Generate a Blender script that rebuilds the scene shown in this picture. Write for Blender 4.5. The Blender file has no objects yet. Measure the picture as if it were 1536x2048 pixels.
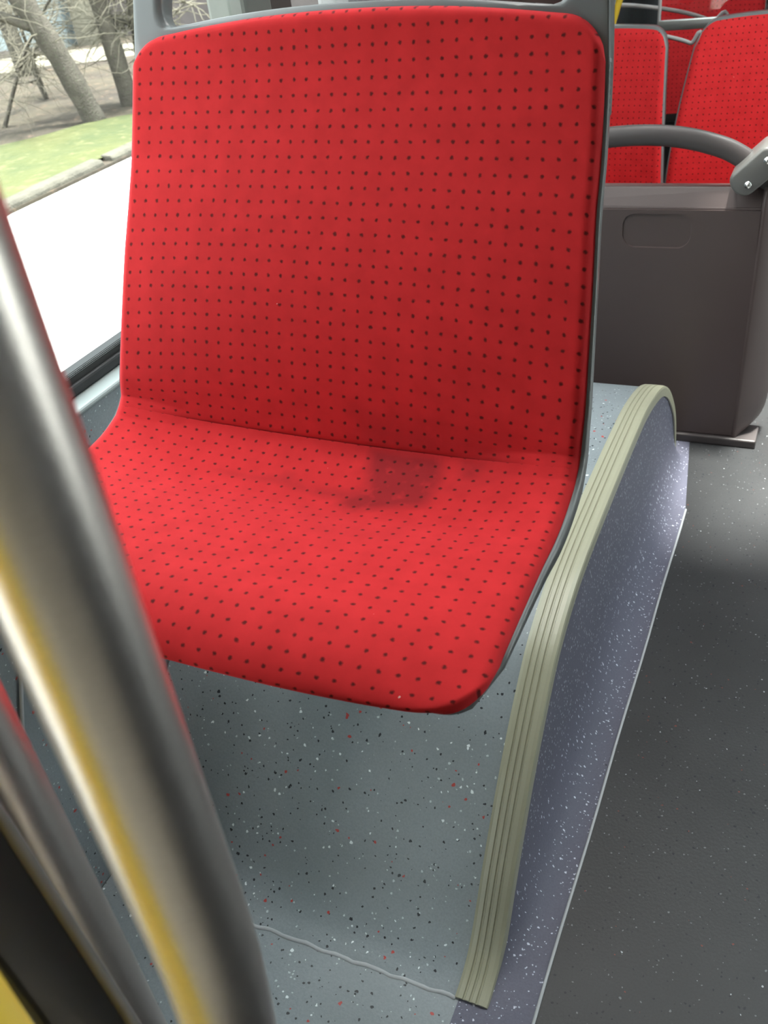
import bpy, bmesh, math, random
import numpy as np
from mathutils import Vector, Matrix
random.seed(7)
scene = bpy.context.scene
COL = scene.collection
FILL_STRENGTH = 12.0  # glow strength of the added fill strip overhead
H = 1.03                       # camera height above the bus floor (floor is z = 0)

# ------------------------------------------------------------------ camera
cam = bpy.data.cameras.new('camera')
cam.sensor_fit = 'HORIZONTAL'; cam.sensor_width = 36.0
cam.lens = 1874.4 / 1536 * 36.0
cam.clip_start = 0.02; cam.clip_end = 200
cam.dof.use_dof = True; cam.dof.focus_distance = 0.98; cam.dof.aperture_fstop = 19.0
co = bpy.data.objects.new('camera', cam); COL.objects.link(co)
Rr = [[0.9092216608, 0.1392564491, -0.3923309991],
      [0.3992133819, -0.5589546252, 0.7267725936],
      [-0.1180874558, -0.8174211695, -0.5638066906]]
m = Matrix.Identity(4)
for i in range(3):
    m[i][0] = Rr[i][0]; m[i][1] = -Rr[i][1]; m[i][2] = -Rr[i][2]
m[2][3] = H
co.matrix_world = m
scene.camera = co

# ------------------------------------------------------------------ light and exposure
world = bpy.data.worlds.new('overcast_sky'); scene.world = world
world.use_nodes = True
bg = world.node_tree.nodes['Background']
# overcast sky: three times brighter overhead than at the horizon
wt = world.node_tree
wc = wt.nodes.new('ShaderNodeTexCoord'); wsx = wt.nodes.new('ShaderNodeSeparateXYZ'); wm = wt.nodes.new('ShaderNodeMapRange')
wt.links.new(wc.outputs['Generated'], wsx.inputs[0]); wt.links.new(wsx.outputs[2], wm.inputs[0])
wm.inputs[1].default_value = 0; wm.inputs[2].default_value = 1; wm.inputs[3].default_value = 3.0; wm.inputs[4].default_value = 5.6
wt.links.new(wm.outputs[0], bg.inputs[1])
bg.inputs[0].default_value = (0.90, 0.96, 1.0, 1)
sun = bpy.data.lights.new('sun', 'SUN'); sun.energy = 17.0; sun.angle = math.radians(7); sun.color = (1, .97, .93)
so = bpy.data.objects.new('sun', sun); COL.objects.link(so)
so.rotation_euler = Vector((-.05, -.03, -1.0)).to_track_quat('-Z', 'Y').to_euler()
sc_vs = scene.view_settings
scene.display_settings.display_device = 'sRGB'
sc_vs.view_transform = 'Standard'; sc_vs.look = 'None'; sc_vs.gamma = 1.0
sc_vs.use_curve_mapping = False
sc_vs.exposure = 0.82
scene.cycles.use_denoising = True
scene.cycles.max_bounces = 10; scene.cycles.diffuse_bounces = 6
scene.cycles.transparent_max_bounces = 16
scene.cycles.sample_clamp_indirect = 6.0

# ------------------------------------------------------------------ helpers
def srgb(r, g, b):
    def c(v):
        v /= 255.0
        return v / 12.92 if v <= 0.04045 else ((v + 0.055) / 1.055) ** 2.4
    return (c(r), c(g), c(b), 1.0)

def material(name, color, rough=0.5, metal=0.0, spec=None, sheen=0.0):
    mt = bpy.data.materials.new(name); mt.use_nodes = True
    b = mt.node_tree.nodes['Principled BSDF']
    b.inputs['Base Color'].default_value = color if len(color) == 4 else (*color, 1)
    b.inputs['Roughness'].default_value = rough; b.inputs['Metallic'].default_value = metal
    if spec is not None: b.inputs['Specular IOR Level'].default_value = spec
    if sheen: b.inputs['Sheen Weight'].default_value = sheen
    return mt

class NT:
    """small shorthand around a node tree"""
    def __init__(s, mt): s.t = mt.node_tree; s.n = s.t.nodes; s.l = s.t.links; s.b = s.n.get('Principled BSDF')
    def new(s, kind, **kw):
        nd = s.n.new(kind)
        for k, v in kw.items(): setattr(nd, k, v)
        return nd
    def put(s, sock, v):
        if isinstance(v, bpy.types.NodeSocket): s.l.new(v, sock)
        else: sock.default_value = v
    def math(s, op, a, b=0.0, c=0.0, clamp=False):
        nd = s.new('ShaderNodeMath', operation=op); nd.use_clamp = clamp
        s.put(nd.inputs[0], a); s.put(nd.inputs[1], b); s.put(nd.inputs[2], c)
        return nd.outputs[0]
    def mix(s, fac, a, b):
        nd = s.new('ShaderNodeMix', data_type='RGBA')
        s.put(nd.inputs[0], fac); s.put(nd.inputs[6], a); s.put(nd.inputs[7], b)
        return nd.outputs[2]
    def noise(s, vec, scale, detail=3.0, rough=0.5, out=0):
        nd = s.new('ShaderNodeTexNoise'); s.put(nd.inputs['Vector'], vec)
        nd.inputs['Scale'].default_value = scale; nd.inputs['Detail'].default_value = detail
        nd.inputs['Roughness'].default_value = rough
        return nd.outputs[out]
    def coord(s, which='Object'): return s.new('ShaderNodeTexCoord').outputs[which]
    def mapping(s, vec, scale=(1, 1, 1), loc=(0, 0, 0), rot=(0, 0, 0)):
        nd = s.new('ShaderNodeMapping'); s.put(nd.inputs[0], vec)
        nd.inputs['Scale'].default_value = scale; nd.inputs['Location'].default_value = loc
        nd.inputs['Rotation'].default_value = rot
        return nd.outputs[0]
    def ramp(s, v, lo, hi):
        nd = s.new('ShaderNodeMapRange'); s.put(nd.inputs[0], v)
        nd.inputs[1].default_value = lo; nd.inputs[2].default_value = hi
        return nd.outputs[0]
    def bump(s, h, strength, dist):
        nd = s.new('ShaderNodeBump'); s.put(nd.inputs['Height'], h)
        nd.inputs['Strength'].default_value = strength; nd.inputs['Distance'].default_value = dist
        s.l.new(nd.outputs[0], s.b.inputs['Normal'])

def flecks(N, vec, scale, prob, radius, seed=0.0):
    """mask of scattered chips: one voronoi cell in `prob` carries a chip"""
    v = N.mapping(vec, scale=(1, 1, 1), loc=(seed, seed * 1.7, seed * .6))
    nz = N.new('ShaderNodeTexNoise'); N.put(nz.inputs['Vector'], v)
    nz.inputs['Scale'].default_value = scale * 1.6; nz.inputs['Detail'].default_value = 1
    add = N.new('ShaderNodeVectorMath', operation='MULTIPLY_ADD')
    N.l.new(nz.outputs[1], add.inputs[0]); add.inputs[1].default_value = (0.55 / scale,) * 3; N.l.new(v, add.inputs[2])
    vo = N.new('ShaderNodeTexVoronoi'); N.l.new(add.outputs[0], vo.inputs['Vector'])
    vo.inputs['Scale'].default_value = scale
    sep = N.new('ShaderNodeSeparateColor'); N.l.new(vo.outputs['Color'], sep.inputs[0])
    pick = N.math('LESS_THAN', sep.outputs[0], prob)
    rad = N.math('MULTIPLY_ADD', sep.outputs[1], radius * .75, radius * .45)
    near = N.math('LESS_THAN', vo.outputs['Distance'], rad)
    return N.math('MULTIPLY', pick, near)

def vinyl(name, base, chips, rough=0.42, stretch=(1, 1, 1), mottling=0.12, bump=0.25):
    mt = material(name, base, rough); N = NT(mt)
    v0 = N.coord('Object'); v = N.mapping(v0, scale=stretch)
    n1 = N.noise(v0, 5, 4); n2 = N.noise(v0, 420, 2)
    dark = tuple(c * (1 - mottling * 1.6) for c in base[:3]) + (1,)
    lite = tuple(min(1, c * (1 + mottling)) for c in base[:3]) + (1,)
    col = N.mix(N.ramp(n1, .3, .7), dark, lite)
    col = N.mix(N.math('MULTIPLY', N.ramp(n2, .35, .75), .35), col, tuple(c * .6 for c in base[:3]) + (1,))
    for i, (sc, pr, ra, cc) in enumerate(chips):
        col = N.mix(flecks(N, v, sc, pr, ra, 3.1 * i + 1.3), col, cc)
    N.put(N.b.inputs['Base Color'], col)
    N.bump(N.noise(v0, 260, 3), bump, .0012)
    return mt

def link(name, me, mt=None, parent=None, smooth=True):
    o = bpy.data.objects.new(name, me); COL.objects.link(o)
    if mt is not None:
        for q in (mt if isinstance(mt, (list, tuple)) else [mt]): me.materials.append(q)
    if smooth:
        for p in me.polygons: p.use_smooth = True
    if parent is not None: o.parent = parent
    return o

def mesh(name, verts, faces, mt=None, parent=None, smooth=True, recalc=True):
    me = bpy.data.meshes.new(name); me.from_pydata([tuple(v) for v in verts], [], [tuple(f) for f in faces])
    if recalc:
        bm = bmesh.new(); bm.from_mesh(me); bmesh.ops.recalc_face_normals(bm, faces=bm.faces); bm.to_mesh(me); bm.free()
    me.update()
    return link(name, me, mt, parent, smooth)

def bevel(o, w, seg=2, angle=35):
    md = o.modifiers.new('bevel', 'BEVEL'); md.width = w; md.segments = seg
    md.limit_method = 'ANGLE'; md.angle_limit = math.radians(angle); md.harden_normals = False
    return o

def box(name, lo, hi, mt, parent=None, bev=0.0, seg=2):
    x0, y0, z0 = lo; x1, y1, z1 = hi
    v = [(x0, y0, z0), (x1, y0, z0), (x1, y1, z0), (x0, y1, z0), (x0, y0, z1), (x1, y0, z1), (x1, y1, z1), (x0, y1, z1)]
    f = [(0, 3, 2, 1), (4, 5, 6, 7), (0, 1, 5, 4), (1, 2, 6, 5), (2, 3, 7, 6), (3, 0, 4, 7)]
    o = mesh(name, v, f, mt, parent, smooth=False)
    if bev: bevel(o, bev, seg)
    return o

def boxes(name, lst, mt, parent=None, bev=0.0):
    V, F = [], []
    for (x0, y0, z0), (x1, y1, z1) in lst:
        b = len(V)
        V += [(x0, y0, z0), (x1, y0, z0), (x1, y1, z0), (x0, y1, z0), (x0, y0, z1), (x1, y0, z1), (x1, y1, z1), (x0, y1, z1)]
        F += [tuple(b + i for i in f) for f in [(0, 3, 2, 1), (4, 5, 6, 7), (0, 1, 5, 4), (1, 2, 6, 5), (2, 3, 7, 6), (3, 0, 4, 7)]]
    o = mesh(name, V, F, mt, parent, smooth=False)
    if bev: bevel(o, bev)
    return o

def prism(name, poly, axis, a, b, mt, parent=None, bev=0.0, seg=2):
    """polygon (2D) extruded along axis from a to b. axis 'x': poly=(y,z); 'y': poly=(x,z); 'z': poly=(x,y)"""
    n = len(poly); V = []
    for t in (a, b):
        for p, q in poly:
            V.append({'x': (t, p, q), 'y': (p, t, q), 'z': (p, q, t)}[axis])
    F = [tuple(range(n)), tuple(range(2 * n - 1, n - 1, -1))]
    F += [(i, (i + 1) % n, n + (i + 1) % n, n + i) for i in range(n)]
    o = mesh(name, V, F, mt, parent, smooth=False)
    if bev: bevel(o, bev, seg)
    return o

def hermite(pts, per=10):
    """smooth curve through points (Catmull-Rom)"""
    P = [Vector(p) for p in pts]; out = []
    for i in range(len(P) - 1):
        p0 = P[max(i - 1, 0)]; p1 = P[i]; p2 = P[i + 1]; p3 = P[min(i + 2, len(P) - 1)]
        for k in range(per):
            t = k / per
            out.append(0.5 * ((2 * p1) + (-p0 + p2) * t + (2 * p0 - 5 * p1 + 4 * p2 - p3) * t * t + (-p0 + 3 * p1 - 3 * p2 + p3) * t ** 3))
    out.append(P[-1]); return out

def tube_geo(path, rad, seg=20, cap=True, flat=(1, 1), up=None):
    """ring sweep; rad float or list. returns verts, faces"""
    P = [Vector(p) for p in path]; n = len(P); V, F = [], []
    u = None
    for i, p in enumerate(P):
        t = (P[min(i + 1, n - 1)] - P[max(i - 1, 0)]).normalized()
        if u is None:
            a = Vector(up) if up else (Vector((0, 0, 1)) if abs(t.z) < .9 else Vector((0, 1, 0)))
            u = (a - t * a.dot(t)).normalized()
        else: u = (u - t * u.dot(t)).normalized()
        w = t.cross(u); r = rad[i] if isinstance(rad, (list, tuple)) else rad
        for k in range(seg):
            an = 2 * math.pi * k / seg
            V.append(p + u * math.cos(an) * r * flat[0] + w * math.sin(an) * r * flat[1])
    for i in range(n - 1):
        for k in range(seg):
            k2 = (k + 1) % seg
            F.append((i * seg + k, i * seg + k2, (i + 1) * seg + k2, (i + 1) * seg + k))
    if cap: F += [tuple(range(seg - 1, -1, -1)), tuple((n - 1) * seg + k for k in range(seg))]
    return V, F
def tube(name, path, rad, mt, parent=None, seg=20, **kw):
    V, F = tube_geo(path, rad, seg, **kw)
    return mesh(name, V, F, mt, parent)

def tag(o, label, cat, group=None, kind=None):
    o['label'] = label; o['category'] = cat
    if group: o['group'] = group
    if kind: o['kind'] = kind
    return o
def structure(o): o['kind'] = 'structure'; return o
def empty(name, loc, label=None, cat=None, group=None):
    o = bpy.data.objects.new(name, None); COL.objects.link(o); o.location = loc; o.empty_display_size = .05
    if label: tag(o, label, cat, group)
    return o
def adopt(root, *kids):
    """parent meshes built in world coordinates under an empty without moving them"""
    for k in kids:
        k.parent = root; k.matrix_parent_inverse = Matrix.Translation(-Vector(root.location)) if root.rotation_euler[:] == (0, 0, 0) else root.matrix_world.inverted()

# ------------------------------------------------------------------ materials
P = 0.0130
def fabric(name, rim=1.0):
    mt = material(name, (0.6, 0.022, 0.026), 0.85, sheen=0.0); N = NT(mt)
    b = N.b
    b.inputs['Sheen Weight'].default_value = 0.30; b.inputs['Sheen Roughness'].default_value = 0.35
    b.inputs['Sheen Tint'].default_value = (1.0, 0.22, 0.30, 1); b.inputs['Specular IOR Level'].default_value = 0.15
    uv = N.coord('UV')
    wob = N.new('ShaderNodeVectorMath', operation='MULTIPLY_ADD')
    N.l.new(N.noise(uv, 1.7, 3, out=1), wob.inputs[0]); wob.inputs[1].default_value = (.22, .22, 0); N.l.new(uv, wob.inputs[2])
    sep = N.new('ShaderNodeSeparateXYZ'); N.l.new(wob.outputs[0], sep.inputs[0])
    fx = N.math('SUBTRACT', N.math('FRACT', sep.outputs[0]), .5); fy = N.math('SUBTRACT', N.math('FRACT', sep.outputs[1]), .5)
    d = N.math('SQRT', N.math('ADD', N.math('POWER', N.math('ABSOLUTE', fx), 2.0), N.math('POWER', N.math('ABSOLUTE', fy), 2.0)))
    d = N.math('ADD', d, N.math('MULTIPLY', N.math('SUBTRACT', N.noise(uv, 9, 2), .5), .12))
    dot = N.ramp(d, .165, .07)
    fine = N.noise(uv, 26, 3); mid = N.noise(uv, .55, 5)
    col = N.mix(N.ramp(mid, .35, .7), (0.53, 0.021, 0.024, 1), (0.62, 0.026, 0.03, 1))
    col = N.mix(N.math('MULTIPLY', N.ramp(fine, .4, .8), .25), col, (0.45, 0.014, 0.016, 1))
    st = N.new('ShaderNodeAttribute', attribute_name='stain')
    edge = N.math('MULTIPLY', st.outputs['Fac'], N.ramp(N.noise(uv, .9, 5), .12, .45))
    col = N.mix(N.math('MULTIPLY', edge, .78), col, (0.24, 0.014, 0.018, 1))
    col = N.mix(N.math('MULTIPLY', dot, .9), col, (0.060, 0.008, 0.007, 1))
    lint = flecks(N, uv, 1.3, .012, .09, 4.4)
    col = N.mix(N.math('MULTIPLY', lint, .7), col, (0.75, 0.6, 0.55, 1))
    N.put(b.inputs['Base Color'], col)
    N.put(b.inputs['Sheen Weight'], N.math('SUBTRACT', .48, N.math('MULTIPLY', edge, .42)))
    N.bump(N.math('ADD', N.noise(uv, 55, 2), N.math('MULTIPLY', dot, -1.0)), .25, .0008)
    return mt
M_red = fabric('red_dotted_plush')
M_shell = material('grey_seat_plastic', (0.145, 0.155, 0.158), 0.33)
N = NT(M_shell); N.bump(N.noise(N.coord(), 900, 2), .08, .0006)
M_dkplastic = material('dark_grey_plastic', (0.066, 0.055, 0.055), 0.45)
N = NT(M_dkplastic); N.bump(N.noise(N.coord(), 700, 2), .12, .0006)
M_panel = material('grey_backrest_plastic', (0.078, 0.054, 0.052), 0.42)
N = NT(M_panel); N.bump(N.noise(N.coord(), 700, 2), .12, .0006)
M_black = material('black_glossy_plastic', (0.006, 0.006, 0.006), 0.35)
M_rubber = material('black_rubber', (0.012, 0.012, 0.014), 0.6)
M_ledge = material('pale_grey_ledge', (0.30, 0.34, 0.34), 0.45)
M_clampdk = material('cast_clamp_grey', (0.12, 0.115, 0.11), 0.32)
M_screw = material('screw_steel', (0.75, 0.75, 0.73), 0.22, 1.0)
M_yellow = material('yellow_paint', (0.95, 0.68, 0.07), 0.3)
M_rear = material('pale_rear_panel', (0.50, 0.48, 0.46), 0.5)
M_rail = material('satin_rail_steel', (0.62, 0.66, 0.64), 0.38, 0.7)
M_rimgrey = material('thin_grey_rim', (0.42, 0.42, 0.42), 0.4)
def steel(name, axis_scale):
    mt = material(name, (0.60, 0.575, 0.55), 0.32, 1.0); N = NT(mt); v = N.coord()
    s = N.mapping(v, scale=axis_scale)
    n = N.noise(s, 60, 5, .7)
    N.put(N.b.inputs['Base Color'], N.mix(n, (0.55, 0.51, 0.49, 1), (0.82, 0.77, 0.74, 1)))
    N.bump(n, .10, .0006)
    return mt
M_steel = steel('brushed_stainless', (4, 4, 60))
white = (0.75, 0.8, 0.82, 1); blackc = (0.012, 0.014, 0.018, 1); redc = (0.42, 0.05, 0.04, 1)
M_arch = vinyl('grey_chipped_vinyl', (0.245, 0.275, 0.295, 1),
               [(125, .15, .22, blackc), (190, .16, .27, blackc), (140, .10, .24, white), (210, .12, .26, (0.5, .55, .57, 1)), (120, .085, .24, redc)], rough=.45)
M_side = vinyl('lilac_grey_fleck_vinyl', (0.135, 0.132, 0.178, 1),
               [(190, .22, .27, (0.62, 0.64, 0.74, 1)), (290, .25, .28, (0.5, 0.53, 0.63, 1)), (160, .03, .18, blackc)], rough=.55, stretch=(1, 1.1, .5), mottling=.05)
M_side.node_tree.nodes['Principled BSDF'].inputs['Specular IOR Level'].default_value = .3
M_floor = vinyl('aisle_grey_vinyl', (0.038, 0.038, 0.040, 1),
                [(190, .16, .26, blackc), (140, .05, .24, blackc), (230, .12, .24, (0.14, .145, .15, 1)), (160, .03, .2, (.16, .04, .03, 1)), (170, .03, .18, (.4, .42, .44, 1))], rough=.42)
M_floor.node_tree.nodes['Principled BSDF'].inputs['Specular IOR Level'].default_value = .3
M_weld = material('pale_weld_bead', (0.42, 0.43, 0.45), 0.45)
M_trim = material('cream_rubber_trim', (0.33, 0.32, 0.235), 0.36)
M_wallin = material('interior_grey_panel', (0.16, 0.16, 0.165), 0.5)
M_dark = material('dark_brown_interior', (0.035, 0.027, 0.025), 0.7)
M_pillar = material('window_pillar_grey', (0.10, 0.105, 0.095), 0.6)
M_ceil = material('pale_ceiling', (0.22, 0.22, 0.215), 0.6)

def glass(name, tint=(1, 1, 1), refl=1.0):
    mt = bpy.data.materials.new(name); mt.use_nodes = True; t = mt.node_tree; t.nodes.clear()
    out = t.nodes.new('ShaderNodeOutputMaterial'); mx = t.nodes.new('ShaderNodeMixShader')
    tr = t.nodes.new('ShaderNodeBsdfTransparent'); gl = t.nodes.new('ShaderNodeBsdfGlossy'); fr = t.nodes.new('ShaderNodeFresnel')
    tr.inputs[0].default_value = (*tint, 1); gl.inputs['Roughness'].default_value = .03; fr.inputs[0].default_value = 1.45
    ml = t.nodes.new('ShaderNodeMath'); ml.operation = 'MULTIPLY'; ml.inputs[1].default_value = refl
    ge = t.nodes.new('ShaderNodeNewGeometry'); fb = t.nodes.new('ShaderNodeMath'); fb.operation = 'MULTIPLY_ADD'
    t.links.new(ge.outputs['Backfacing'], fb.inputs[0]); fb.inputs[1].default_value = -refl; fb.inputs[2].default_value = refl
    t.links.new(fb.outputs[0], ml.inputs[1])
    t.links.new(fr.outputs[0], ml.inputs[0]); t.links.new(ml.outputs[0], mx.inputs[0])
    t.links.new(tr.outputs[0], mx.inputs[1]); t.links.new(gl.outputs[0], mx.inputs[2]); t.links.new(mx.outputs[0], out.inputs[0])
    return mt
M_glass = glass('window_glass', (.93, .96, .94))
M_glass2 = glass('partition_glass', (.86, .84, .84), 1.6)

# ================================================================== BUS SHELL
XA = -0.225
XW = -0.735            # inner face of the left wall under the window
XG = -0.762            # glass plane
ZS = H - 0.462         # ledge height
floor = structure(box('floor', (-0.80, -3.0, -0.06), (1.75, 6.0, 0.0), M_floor))
structure(boxes('ceiling', [((-0.80, -3.0, 2.15), (1.75, 1.49, 2.22)), ((-0.80, 2.3, 2.15), (1.75, 6.0, 2.22)), ((-0.80, 1.49, 2.15), (-.06, 2.3, 2.22)), ((1.1, 1.49, 2.15), (1.75, 2.3, 2.22))], M_ceil))
structure(box('window_5', (-.06, 1.49, 2.20), (1.1, 2.3, 2.204), M_glass))      # unseen roof opening, added to let sun onto the far aisle floor
# left wall: lower part with ledge
wl = structure(box('wall_left', (-0.80, -.28, 0.0), (XW, 6.0, ZS), M_arch))
structure(box('trim_1', (-0.80, -.28, ZS), (XW + .004, 6.0, ZS + .008), M_ledge, bev=.004, seg=3))   # light ledge
structure(box('trim_2', (-0.80, -.28, ZS + .008), (XG + .006, 6.0, H - 0.4405), M_rubber, bev=.003))       # dark seal
structure(box('wall_left_upper', (-0.80, -.28, 1.75), (XG + .02, 6.0, 2.15), M_wallin))
def window(i, x, y0, y1, z0, z1, frit=False):
    th = .004
    w = structure(box('window_%d' % i, (x - th, y0, z0), (x, y1, z1), M_glass))
    return w
w1 = window(1, XG, 0.50, 1.19, H - 0.455, 1.75)
w2 = window(2, XG, 1.335, 1.50, H - 0.455, 1.75)
window(3, XG, 3.0, 3.6, H - 0.455, 1.75)
# dotted frit band along the foot of window 1
M_frit = bpy.data.materials.new('dotted_frit'); M_frit.use_nodes = True
N = NT(M_frit); N.b.inputs['Base Color'].default_value = (.008, .008, .008, 1)
v = N.coord('Object'); sp = N.new('ShaderNodeSeparateXYZ'); N.l.new(v, sp.inputs[0])
pit = .0019
zz = N.math('DIVIDE', N.math('SUBTRACT', sp.outputs[2], H - 0.4405), pit)
yy = N.math('ADD', N.math('DIVIDE', sp.outputs[1], pit), N.math('MULTIPLY', N.math('MODULO', N.math('FLOOR', zz), 2.0), .5))
dx = N.math('SUBTRACT', N.math('FRACT', yy), .5); dz = N.math('SUBTRACT', N.math('FRACT', zz), .5)
dd = N.math('SQRT', N.math('ADD', N.math('MULTIPLY', dx, dx), N.math('MULTIPLY', dz, dz)))
rad = N.math('ADD', N.math('MULTIPLY_ADD', N.math('FLOOR', zz), -.065, .64), N.math('LESS_THAN', zz, 3.0))
msk = N.math('LESS_THAN', dd, rad)
tr = N.new('ShaderNodeBsdfTransparent'); mx = N.new('ShaderNodeMixShader')
N.l.new(msk, mx.inputs[0]); N.l.new(tr.outputs[0], mx.inputs[1]); N.l.new(N.b.outputs[0], mx.inputs[2])
N.l.new(mx.outputs[0], N.n['Material Output'].inputs[0])
fr = box('frit_band', (XG + .0004, 0.50, H - 0.4405), (XG + .0012, 1.19, H - 0.4405 + 7 * pit), M_frit); fr.parent = w1
# pillars between the left windows
structure(box('trim_3', (-0.80, 1.19, ZS + .008), (XG + .022, 1.262, 1.75), M_pillar, bev=.006))
structure(box('trim_4', (-0.80, 1.262, ZS + .008), (XG + .012, 1.335, 1.75), M_dark, bev=.004))
structure(box('trim_5', (-0.80, 1.50, ZS + .008), (XG + .03, 2.1, 1.75), M_wallin, bev=.01))
structure(box('trim_9', (-0.80, 2.1, ZS + .008), (XG + .02, 3.0, 1.75), M_dark))  # solid dark fill in place of a window, added to dim the far seats
structure(box('trim_6', (-0.80, -.28, ZS + .008), (XG + .02, 0.50, 1.75), M_wallin, bev=.006))  # unseen blank wall, widened to keep window light off the backrest
structure(box('wall_left_rear', (-0.80, -3.0, 0), (XW, -1.9, 2.15), M_rear))
structure(box('door_2', (-.772, -1.9, 0.0), (-.768, -.28, 1.08), M_glass))  # unseen half-height glazing, shaped to admit only low daylight
structure(box('light_block_door_head', (-.80, -1.9, 1.08), (XG, -.28, 2.15), M_wallin))  # unseen, lowered to block sky light from the backrest top
structure(box('bounce_floor_sheet', (XW + .002, -2.99, .0003), (1.69, -.20, .0014), material('added_bounce_vinyl', (.42, .37, .30), .5)))  # unseen pale sheet, added to brighten the pole's reflection and bounce light
structure(box('trim_11', (-.71, -2.2, .0018), (-.50, -.05, .0026), material('yellow_floor_marking', (.85, .58, .05), .5)))
structure(box('trim_8', (XW + .002, -.195, .0003), (XA, .483, .0014), M_arch))
structure(box('trim_7', (-0.80, 3.6, ZS + .008), (XG + .02, 6.0, 1.75), M_dark))
# right wall: windows filled solid to cut light, and a glazed door that lights the far end of the aisle
structure(boxes('wall_right', [((1.70, .1, .75), (1.75, 1.42, 1.75)), ((1.70, -3.0, 0), (1.75, 1.42, .75)), ((1.70, 2.2, 0), (1.75, 6.0, .75)), ((1.70, -3.0, 1.75), (1.75, 1.42, 2.15)), ((1.70, 2.2, 1.75), (1.75, 6.0, 2.15)), ((1.70, 1.42, 2.05), (1.75, 2.2, 2.15)),
                               ((1.70, -3.0, .75), (1.75, .1, 1.75)), ((1.70, 1.30, .75), (1.75, 1.42, 1.75)), ((1.70, 2.2, .75), (1.75, 6.0, 1.75))], M_wallin))
structure(box('door_1', (1.72, 1.42, 0), (1.724, 2.2, 2.05), M_glass))
structure(box('wall_back', (-0.80, -3.05, 0), (1.75, -3.0, 2.15), M_rear))
structure(boxes('wall_front', [((-0.80, 6.0, 0), (1.75, 6.05, 1.25)), ((-0.80, 6.0, 1.95), (1.75, 6.05, 2.15))], M_dark))
structure(box('window_4', (-.80, 6.02, 1.25), (1.75, 6.024, 1.95), M_glass))

# unseen glowing strip, added as top fill light on the cushion
M_fill = material('added_fill_glow', (.9, .9, .88), .5); M_fill.node_tree.nodes['Principled BSDF'].inputs['Emission Color'].default_value = (1, .96, .92, 1)
M_fill.node_tree.nodes['Principled BSDF'].inputs['Emission Strength'].default_value = FILL_STRENGTH
for lx, ly, lab in ((-.46, .80, 'unseen glowing fill strip added over the window side seats'),):
    lr = empty('added_fill_light', (lx, ly + .55, 2.15), lab, 'fill light')
    adopt(lr, box('fill_panel', (lx - .12, ly, 2.115), (lx + .12, ly + 1.1, 2.125), M_fill), box('fill_backing', (lx - .13, ly - .01, 2.126), (lx + .13, ly + 1.11, 2.149), M_wallin, bev=.004))

# ================================================================== WHEEL ARCH
XA = -0.225
arc = [(.483, 0.0), (.510, .005), (.535, .018), (.560, .044), (.588, .079), (.621, .116), (.655, .152), (.697, .191), (.742, .227), (.79, .258), (.86, .281), (.93, .290),
       (1.02, .2925), (1.13, .2925), (1.22, .291), (1.31, .286), (1.40, .268), (1.47, .244), (1.53, .208), (1.58, .165), (1.622, .118), (1.645, .072), (1.657, .028), (1.662, 0.0)]
crv = [(p.x, p.y) for p in hermite([(a, b, 0) for a, b in arc], 5)]
arch = empty('wheel_arch', (-.48, 1.07, 0), 'grey vinyl covered wheel arch box rising from the floor under the red seat', 'wheel arch')
V, F = [], []
nx = 8; n = len(crv)
for i, (y, z) in enumerate(crv):
    for k in range(nx + 1): V.append((XW + .003 + (XA - XW - .003) * k / nx, y, z))
for i in range(n - 1):
    for k in range(nx): F.append((i * (nx + 1) + k, i * (nx + 1) + k + 1, (i + 1) * (nx + 1) + k + 1, (i + 1) * (nx + 1) + k))
adopt(arch, mesh('arch_top', V, F, M_arch))
# side face: upright sheet that coves out onto the floor
V, F = [], []
LX = XA + .053
rows = [0, .15, .3, .45, .6, .72, .82, .9, .96, 1.0]
for i, (y, z) in enumerate(crv):
    cov = min(.085, z * .8 + .0001)
    pts = [(XA, z)]
    for t in (.25, .5, .75, 1.0): pts.append((XA, z + (cov - z) * t))
    for a in range(1, 9):
        an = math.pi / 2 * a / 8
        pts.append((XA + (LX - .012 - XA) * (1 - math.cos(an)), cov * (1 - math.sin(an)) + .0008))
    pts.append((LX, .0008))
    tp = max(0, y - 1.47) * .126 / (LX - XA)
    for (xx, z2) in pts: V.append((XA + (xx - XA) * (1 - tp), y, z2))
m_ = len(pts)
for i in range(n - 1):
    for k in range(m_ - 1): F.append((i * m_ + k, i * m_ + k + 1, (i + 1) * m_ + k + 1, (i + 1) * m_ + k))
adopt(arch, mesh('arch_side', V, F, M_side))
# lilac lap lying on the floor just before and after the arch
lap = box('floor_lap', (XA - .03, .30, .0002), (LX, .485, .0016), M_side); adopt(arch, lap)
lap2 = prism('floor_lap', [(XA - .002, 1.66), (LX - .024, 1.66), (LX - .030, 1.708), (XA - .002, 1.708)], 'z', .0002, .0012, M_side); adopt(arch, lap2)
# ribbed edge strip, profile swept along the arch edge
prof = [(-.0345, 0), (-.0345, .0035), (-.031, .0050), (-.026, .0052), (-.025, .0036), (-.0235, .0036), (-.0225, .0054), (-.0185, .0054), (-.0175, .0038), (-.016, .0038), (-.015, .0055),
        (-.011, .0055), (-.010, .0038), (-.0085, .0038), (-.0075, .0054), (-.002, .0052), (.0022, .0040), (.0032, .0010), (.0034, -.006), (.0034, -.013), (.0012, -.0135), (0, -.012)]
V, F = [], []
for i, (y, z) in enumerate(crv):
    y0, z0 = crv[max(i - 1, 0)]; y1, z1 = crv[min(i + 1, n - 1)]
    L = math.hypot(y1 - y0, z1 - z0); ny, nz = -(z1 - z0) / L, (y1 - y0) / L
    for a, b in prof: V.append((XA + a, y + ny * b, max(z + nz * b, .0005)))
q = len(prof)
for i in range(n - 1):
    for k in range(q - 1): F.append((i * q + k, i * q + k + 1, (i + 1) * q + k + 1, (i + 1) * q + k))
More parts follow.
